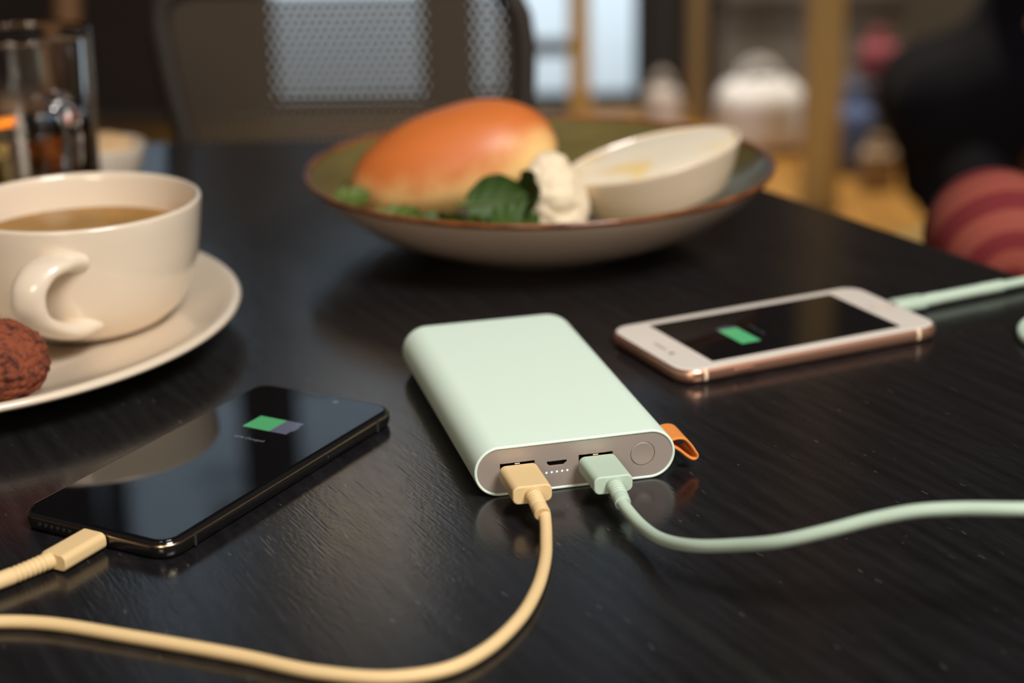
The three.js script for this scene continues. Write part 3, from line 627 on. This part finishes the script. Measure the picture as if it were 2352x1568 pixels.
// ------------------------------------------------------------------ chairs, stool and cushion, things on the floor
{
  const g = thing('metal_chair', 'bronze metal chair with a perforated back, standing just behind the table', 'chair', V(-0.137, 0, -1.388), Math.PI - 0.05);
  const bronze = mat([0.066, 0.048, 0.032], 0.6, { metalness: 0.2 }), bronzeDark = mat([0.03, 0.022, 0.016], 0.6);
  const pitch = 0.0065, rr = 0.0016, th = 0.0012, N = 12;
  const y0 = 0.50, y1 = 0.845, left = () => -0.142, right = (y) => 0.098 + 0.03 * Math.max(0, (y - 0.62) / 0.18);
  const pos = [], nor = [];
  const quad = (a, b, c, d, n) => { for (const q of [a, b, c, a, c, d]) { pos.push(...q); nor.push(...n); } };
  const cell = (cx, cy) => {
    for (let i = 0; i < N; i++) {
      const t0 = i / N * 2 * Math.PI + Math.PI / 6, t1 = (i + 1) / N * 2 * Math.PI + Math.PI / 6;
      const hex = (t) => { const k = ((t - Math.PI / 6) % (Math.PI / 3) + Math.PI / 3) % (Math.PI / 3) - Math.PI / 6; const r = pitch / 2 / Math.cos(k); return [cx + r * Math.cos(t + Math.PI / 6 - Math.PI / 6), cy + r * Math.sin(t)]; };
      const o0 = hexPoint(cx, cy, t0), o1 = hexPoint(cx, cy, t1), i0 = [cx + rr * Math.cos(t0), cy + rr * Math.sin(t0)], i1 = [cx + rr * Math.cos(t1), cy + rr * Math.sin(t1)];
      quad([...i0, th], [...o0, th], [...o1, th], [...i1, th], [0, 0, 1]);
      quad([...i1, 0], [...o1, 0], [...o0, 0], [...i0, 0], [0, 0, -1]);
      const m = [-Math.cos((t0 + t1) / 2), -Math.sin((t0 + t1) / 2), 0];
      quad([...i0, 0], [...i0, th], [...i1, th], [...i1, 0], m);
    }
  };
  function hexPoint(cx, cy, t) { const k = ((t % (Math.PI / 3)) + Math.PI / 3) % (Math.PI / 3); const d = Math.min(k, Math.PI / 3 - k); const r = pitch / 2 / Math.cos(d); return [cx + r * Math.cos(t), cy + r * Math.sin(t)]; }
  let row = 0;
  for (let y = y0; y < y1; y += pitch * 0.866, row++) for (let x = left(y) + (row % 2 ? pitch / 2 : 0); x < right(y) - 0.001; x += pitch) cell(Math.round((x - (row % 2 ? pitch / 2 : 0)) / pitch) * pitch + (row % 2 ? pitch / 2 : 0), y);
  const pg = new THREE.BufferGeometry();
  pg.setAttribute('position', new THREE.Float32BufferAttribute(pos, 3)); pg.setAttribute('normal', new THREE.Float32BufferAttribute(nor, 3));
  mesh('perforated_back', pg, bronze, g);
  const tube = (pts, r = 0.009) => sweep(pts.map((p) => V(...p)), r, { samples: 60, around: 14 });
  mesh('back_frame', tube([[0.098, 0.46, 0], [0.10, 0.62, 0], [0.13, 0.80, 0], [0.129, 0.845, 0], [0.10, 0.86, 0], [0, 0.865, 0], [-0.115, 0.86, 0], [-0.146, 0.84, 0], [-0.148, 0.70, 0], [-0.146, 0.46, 0]]), bronzeDark, g);
  mesh('seat', rbox(0.36, 0.018, 0.36, 0.008, 0.0, 0.455, 0.17), bronze, g);
  for (const [x, z, dx, dz] of [[-0.155, 0.0, -0.03, -0.05], [0.16, 0.0, 0.03, -0.05], [-0.155, 0.33, -0.03, 0.03], [0.16, 0.33, 0.03, 0.03]]) mesh('leg', tube([[x, 0.45, z], [x + dx / 2, 0.22, z + dz / 2], [x + dx, 0.003, z + dz]]), bronze, g);
}
const warmWood = mat([0.56, 0.355, 0.115], 0.55), dimWood = mat([0.30, 0.15, 0.06], 0.6);
{
  const post = (label, x, z, w, wood) => tag(mesh('wooden_post', rbox(w, 3.68, w, 0.006, x, 1.84, z), wood), label, 'post');
  post('slim brown wooden post standing between the bright window panes', 0.207, -4.97, 0.058, warmWood);
  post('dim wooden post behind the white bags', 0.525, -4.86, 0.045, mat([0.26, 0.17, 0.075], 0.6));
  post('thick honey coloured wooden post nearest the table on the right', 0.707, -3.93, 0.078, warmWood);
}
function wovenBag(label, category, x, z, w, h, d, rgb, name) {
  const g = thing(name, label, category, V(x, 0, z));
  const b = displace(new RoundedBoxGeometry(w, h, d, 10, Math.min(w, h, d) * 0.38), (px, py, pz) => 0.05 * w * noise(px * 9, py * 9, pz * 9 + x * 7));
  mesh('body', b.translate(0, h / 2 + 0.002, 0), mat(rgb, 0.85, { sheen: 0.2 }), g);
  for (const s of [-1, 1]) mesh('handle', sweep([V(-w * 0.22, h * 0.93, s * d * 0.2), V(-w * 0.18, h * 1.15, s * d * 0.22), V(0, h * 1.25, s * d * 0.24), V(w * 0.18, h * 1.15, s * d * 0.22), V(w * 0.22, h * 0.93, s * d * 0.2)], 0.006, { samples: 30, around: 10 }), mat(rgb.map((c) => c * 0.8), 0.8), g);
}
wovenBag('large soft white bag on the floor between two wooden posts', 'bag', 0.650, -4.50, 0.235, 0.185, 0.16, [0.82, 0.82, 0.88], 'tote_bag');
wovenBag('small off-white bag on the floor behind the large white bag', 'bag', 0.42, -4.72, 0.095, 0.135, 0.09, [0.62, 0.56, 0.56], 'tote_bag');
wovenBag('blue bag on the floor right of the honey coloured post', 'bag', 0.842, -4.25, 0.10, 0.17, 0.10, [0.10, 0.15, 0.33], 'handbag');
wovenBag('small beige bag in front of the blue bag', 'bag', 0.872, -4.08, 0.085, 0.10, 0.07, [0.40, 0.30, 0.21], 'handbag');
wovenBag('pink bag on a dark box behind the blue bag', 'bag', 0.935, -4.42, 0.10, 0.09, 0.09, [0.30, 0.07, 0.10], 'handbag');
scene.children[scene.children.length - 1].position.y = 0.202;
tag(mesh('storage_box', rbox(0.26, 0.20, 0.16, 0.01, 0.95, 0.10, -4.44), mat([0.07, 0.06, 0.075], 0.7)), 'dark storage box on the floor under the pink bag', 'box');
tag(mesh('grey_bench', merge([rbox(0.5, 0.10, 0.34, 0.03, 0.83, 0.38, -4.93), rbox(0.5, 0.32, 0.30, 0.01, 0.83, 0.162, -4.93)]), mat([0.20, 0.195, 0.19], 0.9)), 'grey upholstered bench against the wall behind the white bag', 'bench');
{
  // wooden chair far left: only one leaning back post reads against the dark wall
  const g = thing('wooden_chair', 'dark wooden chair in the gloom behind the glass mug', 'chair', V(-0.90, 0, -2.85), 0.15);
  const tube = (a, b, r = 0.021) => sweep([V(...a), V(...a).lerp(V(...b), 0.5), V(...b)], r, { samples: 20, around: 12 });
  mesh('seat', rbox(0.40, 0.03, 0.40, 0.012, 0, 0.44, 0), dimWood, g);
  for (const s of [-1, 1]) { mesh('back_post', tube([s * 0.17, 0.45, -0.17], [s * 0.20, 0.86, -0.26]), dimWood, g); mesh('leg', tube([s * 0.16, 0.43, 0.16], [s * 0.19, 0.003, 0.19], 0.017), dimWood, g); mesh('leg', tube([s * 0.16, 0.43, -0.16], [s * 0.19, 0.003, -0.22], 0.017), dimWood, g); }
  mesh('top_rail', rbox(0.46, 0.07, 0.022, 0.008, 0, 0.84, -0.255), dimWood, g);
}
{
  const g = thing('wooden_stool', 'honey coloured wooden stool beside the right edge of the table', 'stool', V(0.40, 0, -1.19));
  mesh('seat', lathe([[0, 0.645], [0.155, 0.645], [0.165, 0.652], [0.165, 0.666], [0.155, 0.672], [0, 0.672]], 48), warmWood, g);
  for (let k = 0; k < 4; k++) { const a = k * Math.PI / 2 + 0.78; mesh('leg', sweep([V(0.09 * Math.cos(a), 0.646, 0.09 * Math.sin(a)), V(0.12 * Math.cos(a), 0.3, 0.12 * Math.sin(a)), V(0.15 * Math.cos(a), 0.003, 0.15 * Math.sin(a))], 0.014, { samples: 20, around: 12 }), warmWood, g); }
}
{
  // round cushion propped on the stool, its pole facing the table
  const R = 0.045, pts = [];
  for (let k = 0; k <= 40; k++) { const t = k / 40 * Math.PI / 2; pts.push([R * Math.sin(t), R * Math.cos(t)]); }
    for (let k = 1; k <= 12; k++) { const t = k / 12 * Math.PI / 2; pts.push([R * Math.cos(t), -R * Math.sin(t)]); }
  const g = lathe(pts.slice().reverse(), 72);
  const deep = [0.17, 0.009, 0.012], pale = [0.30, 0.060, 0.038];
  const total = Math.PI * R;
  const tex = texture(512, (u, v) => 0);
  {
    const data = tex.image.data;
    for (let yy = 0; yy < 512; yy++) for (let xx = 0; xx < 512; xx++) {
      let s = (yy + 0.5) / 512 * total, k = 0, c = pale;          // metres from the pole
      const B = [0, 12, 15, 15, 18, 18, 27, 26, 18, 18, 18].map((a) => a * Math.PI / 180 * R);
      let acc = 0; for (let q = 0; q < B.length; q++) { acc += B[q]; if (s < acc) { k = q; break; } }
      c = k % 2 ? deep : pale;                       // the bands run deep, pale, deep ...
      const o = (yy * 512 + xx) * 4, w = 0.94 + 0.06 * Math.sin(yy * 1.6) * Math.sin(xx * 1.9);
      for (let q = 0; q < 3; q++) data[o + q] = Math.round(255 * Math.pow(c[q] * w, 1 / 2.2));
    }
    tex.colorSpace = THREE.SRGBColorSpace; tex.needsUpdate = true;
  }
  // v of the lathe runs from the far end to the pole: set it from the arc length instead
  const P = g.attributes.position, uv = g.attributes.uv;
  for (let i = 0; i < P.count; i++) {
    const yy = P.getY(i), r = Math.hypot(P.getX(i), P.getZ(i));
    const s = R * Math.atan2(r, yy);
    uv.setY(i, Math.min(0.998, s / total));
  }
  const m = mesh('round_cushion', g, new THREE.MeshPhysicalMaterial({ map: tex, roughness: 0.9, sheen: 0.3 }));
  m.position.set(0.3165, 0.7175, -1.12);
  m.rotation.order = 'YXZ';
  m.rotation.set(Math.PI / 2 + 0.38, 0.07, 0);
  tag(m, 'small round red and pink striped cushion just past the right table edge', 'cushion');
}

// ------------------------------------------------------------------ seated person in dark clothes
function blob(bones, cell, pad = 0.06, blend = 0.03) {       // bones: [ax, ay, az, ra, bx, by, bz, rb]
  const lo = V(9, 9, 9), hi = V(-9, -9, -9);
  for (const [ax, ay, az, ra, bx, by, bz, rb] of bones) { const r = Math.max(ra, rb) + pad; lo.min(V(ax - r, ay - r, az - r)).min(V(bx - r, by - r, bz - r)); hi.max(V(ax + r, ay + r, az + r)).max(V(bx + r, by + r, bz + r)); }
  const size = Math.max(hi.x - lo.x, hi.y - lo.y, hi.z - lo.z), n = Math.min(110, Math.ceil(size / cell) + 4);
  const mc = new MarchingCubes(n, new THREE.MeshBasicMaterial(), false, false, 160000);
  mc.isolation = 0;
  const mid = lo.clone().add(hi).multiplyScalar(0.5), half = size / 2 * 1.04;
  for (let z = 0; z < n; z++) for (let y = 0; y < n; y++) for (let x = 0; x < n; x++) {
    const p = [x, y, z].map((k) => (k - n / 2) / (n / 2)), q = [mid.x + p[0] * half, mid.y + p[1] * half, mid.z + p[2] * half];
    let d = 1;
    for (const [ax, ay, az, ra, bx, by, bz, rb] of bones) {
      const ux = bx - ax, uy = by - ay, uz = bz - az, l = ux * ux + uy * uy + uz * uz || 1e-9;
      const t = Math.max(0, Math.min(1, ((q[0] - ax) * ux + (q[1] - ay) * uy + (q[2] - az) * uz) / l));
      const e = Math.hypot(q[0] - ax - ux * t, q[1] - ay - uy * t, q[2] - az - uz * t) - (ra + (rb - ra) * t);
      const h = Math.max(blend - Math.abs(d - e), 0) / blend;
      d = Math.min(d, e) - h * h * blend / 4;
    }
    mc.field[x + y * n + z * n * n] = -d;
  }
  mc.update();
  const c = mc.count, g = new THREE.BufferGeometry();
  const pa = new Float32Array(mc.positionArray.subarray(0, c * 3)), na = new Float32Array(mc.normalArray.subarray(0, c * 3));
  for (let i = 0; i < c; i++) { pa[3 * i] = mid.x + pa[3 * i] * half; pa[3 * i + 1] = mid.y + pa[3 * i + 1] * half; pa[3 * i + 2] = mid.z + pa[3 * i + 2] * half; }
  g.setAttribute('position', new THREE.BufferAttribute(pa, 3)); g.setAttribute('normal', new THREE.BufferAttribute(na, 3));
  return g;
}
{
  const g = thing('person', 'person in a black coat seated beyond the striped cushion, hand in lap', 'person', V(0, 0, 0));
  const Z = -3.42, skin = mat([0.55, 0.30, 0.21], 0.55), black = mat([0.0065, 0.006, 0.009], 1.0, { specularIntensity: 0.3 }), navy = mat([0.014, 0.014, 0.02], 0.9);
  const hip = [1.14, 0.41, Z], chest = [1.08, 0.78, Z], neck = [1.06, 0.93, Z], kneeN = [0.825, 0.345, Z + 0.09], kneeF = [0.835, 0.35, Z - 0.09];
  const shN = [1.08, 0.85, Z + 0.17], shF = [1.08, 0.85, Z - 0.17], elN = [1.17, 0.62, Z + 0.22], elF = [1.16, 0.62, Z - 0.22], wrN = [1.10, 0.575, Z + 0.10], wrF = [1.09, 0.565, Z - 0.10];
  const ankN = [0.98, 0.07, Z + 0.09], ankF = [1.0, 0.07, Z - 0.09];
  const B = (a, ra, b, rb) => [...a, ra, ...b, rb];
  const head = [B([1.05, 1.06, Z], 0.082, [1.04, 1.12, Z], 0.09), B([1.01, 1.02, Z], 0.05, [1.02, 1.08, Z], 0.06), B([0.955, 1.06, Z], 0.012, [0.965, 1.09, Z], 0.011), B([1.05, 1.07, Z + 0.085], 0.012, [1.05, 1.09, Z + 0.088], 0.013), B([1.05, 1.07, Z - 0.085], 0.012, [1.05, 1.09, Z - 0.088], 0.013)];
  const body = [...head, B(neck, 0.052, [1.05, 1.02, Z], 0.05), B(hip, 0.12, chest, 0.12), B(chest, 0.11, neck, 0.06), B(shN, 0.05, elN, 0.042), B(shF, 0.05, elF, 0.042), B(elN, 0.04, wrN, 0.026), B(elF, 0.04, wrF, 0.026), B(chest, 0.09, shN, 0.055), B(chest, 0.09, shF, 0.055), B(hip, 0.09, kneeN, 0.06), B(hip, 0.09, kneeF, 0.06), B(kneeN, 0.055, ankN, 0.038), B(kneeF, 0.055, ankF, 0.038)];
  const hands = [];
  for (const [w, s] of [[wrN, 1], [wrF, -1]]) {
    hands.push(B(w, 0.024, [w[0] - 0.05, w[1] - 0.025, w[2] - 0.01 * s], 0.026), B([w[0] - 0.045, w[1] - 0.022, w[2] + 0.02 * s], 0.018, [w[0] - 0.07, w[1] - 0.032, w[2] + 0.02 * s], 0.018), B([w[0] - 0.045, w[1] - 0.022, w[2] - 0.03 * s], 0.018, [w[0] - 0.07, w[1] - 0.032, w[2] - 0.03 * s], 0.017));
    for (let k = 0; k < 4; k++) { const dz = (k - 1.5) * 0.0195 * s - 0.006 * s, l = [0.055, 0.064, 0.06, 0.046][k]; hands.push(B([w[0] - 0.075, w[1] - 0.035, w[2] + dz], 0.0095, [w[0] - 0.075 - l * 0.55, w[1] - 0.045, w[2] + dz], 0.0088), B([w[0] - 0.075 - l * 0.55, w[1] - 0.045, w[2] + dz], 0.0088, [w[0] - 0.08 - l * 0.85, w[1] - 0.07, w[2] + dz], 0.0075)); }
    hands.push(B([w[0] - 0.02, w[1] - 0.012, w[2] - 0.028 * s], 0.012, [w[0] - 0.06, w[1] - 0.028, w[2] - 0.056 * s], 0.0095));
  }
  const whole = merge([blob(body, 0.013, 0.05, 0.025), blob(head, 0.006, 0.03, 0.02), blob(hands.slice(0, 12), 0.0035, 0.012, 0.008), blob(hands.slice(12), 0.0035, 0.012, 0.008)]);
  mesh('body', whole, skin, g);
  mesh('hair', blob([B([1.075, 1.10, Z], 0.09, [1.07, 1.15, Z], 0.092), B([1.10, 0.98, Z + 0.05], 0.045, [1.08, 1.10, Z + 0.055], 0.05), B([1.10, 0.98, Z - 0.05], 0.045, [1.08, 1.10, Z - 0.055], 0.05)], 0.009), mat([0.02, 0.015, 0.012], 0.7), g);
  for (const s of [-1, 1]) mesh('eye', new THREE.SphereGeometry(0.0115, 16, 12).translate(0.966, 1.095, Z + s * 0.032), mat([0.5, 0.48, 0.45], 0.2), g);
  mesh('mouth', rbox(0.006, 0.008, 0.042, 0.003, 0.962, 1.022, Z), mat([0.4, 0.12, 0.1], 0.5), g);
  const coat = [B([1.15, 0.43, Z], 0.155, [1.06, 0.78, Z], 0.15), B(chest, 0.14, [1.065, 0.90, Z], 0.085), B(shN, 0.075, elN, 0.066), B(shF, 0.075, elF, 0.066), B(elN, 0.064, [wrN[0] + 0.03, wrN[1] + 0.018, wrN[2] + 0.015], 0.044), B(elF, 0.064, wrF, 0.044), B([1.0, 0.43, Z], 0.12, [1.1, 0.6, Z], 0.15), B(hip, 0.13, kneeN, 0.083), B(hip, 0.13, kneeF, 0.083), B(kneeN, 0.082, kneeF, 0.082), B([1.03, 0.46, Z], 0.105, [0.95, 0.41, Z], 0.07),
    B([0.825, 0.32, Z + 0.08], 0.06, [0.84, 0.165, Z + 0.06], 0.05), B([0.825, 0.32, Z - 0.08], 0.06, [0.84, 0.165, Z - 0.06], 0.05), B([0.92, 0.38, Z + 0.08], 0.08, [0.94, 0.24, Z + 0.06], 0.06), B([0.92, 0.38, Z - 0.08], 0.08, [0.94, 0.24, Z - 0.06], 0.06)];
  mesh('coat', blob(coat, 0.014, 0.05, 0.05), black, g);
  mesh('trousers', blob([B(kneeN, 0.07, ankN, 0.052), B(kneeF, 0.07, ankF, 0.052)], 0.011), navy, g);
  for (const a of [ankN, ankF]) mesh('shoe', blob([B([a[0] + 0.01, 0.045, a[2]], 0.04, [a[0] - 0.13, 0.036, a[2]], 0.032), B([a[0], 0.08, a[2]], 0.04, [a[0], 0.05, a[2]], 0.04)], 0.009), black, g);
  const s = thing('low_bench', 'low wooden bench under the person in the black coat', 'bench', V(1.27, 0, Z));
  mesh('seat', rbox(0.42, 0.035, 0.9, 0.008, 0.0, 0.255, 0), dimWood, s);
  for (const z of [-0.36, 0.36]) mesh('leg', rbox(0.34, 0.235, 0.04, 0.006, 0, 0.118, z), dimWood, s);
}

renderer.render(scene, camera);
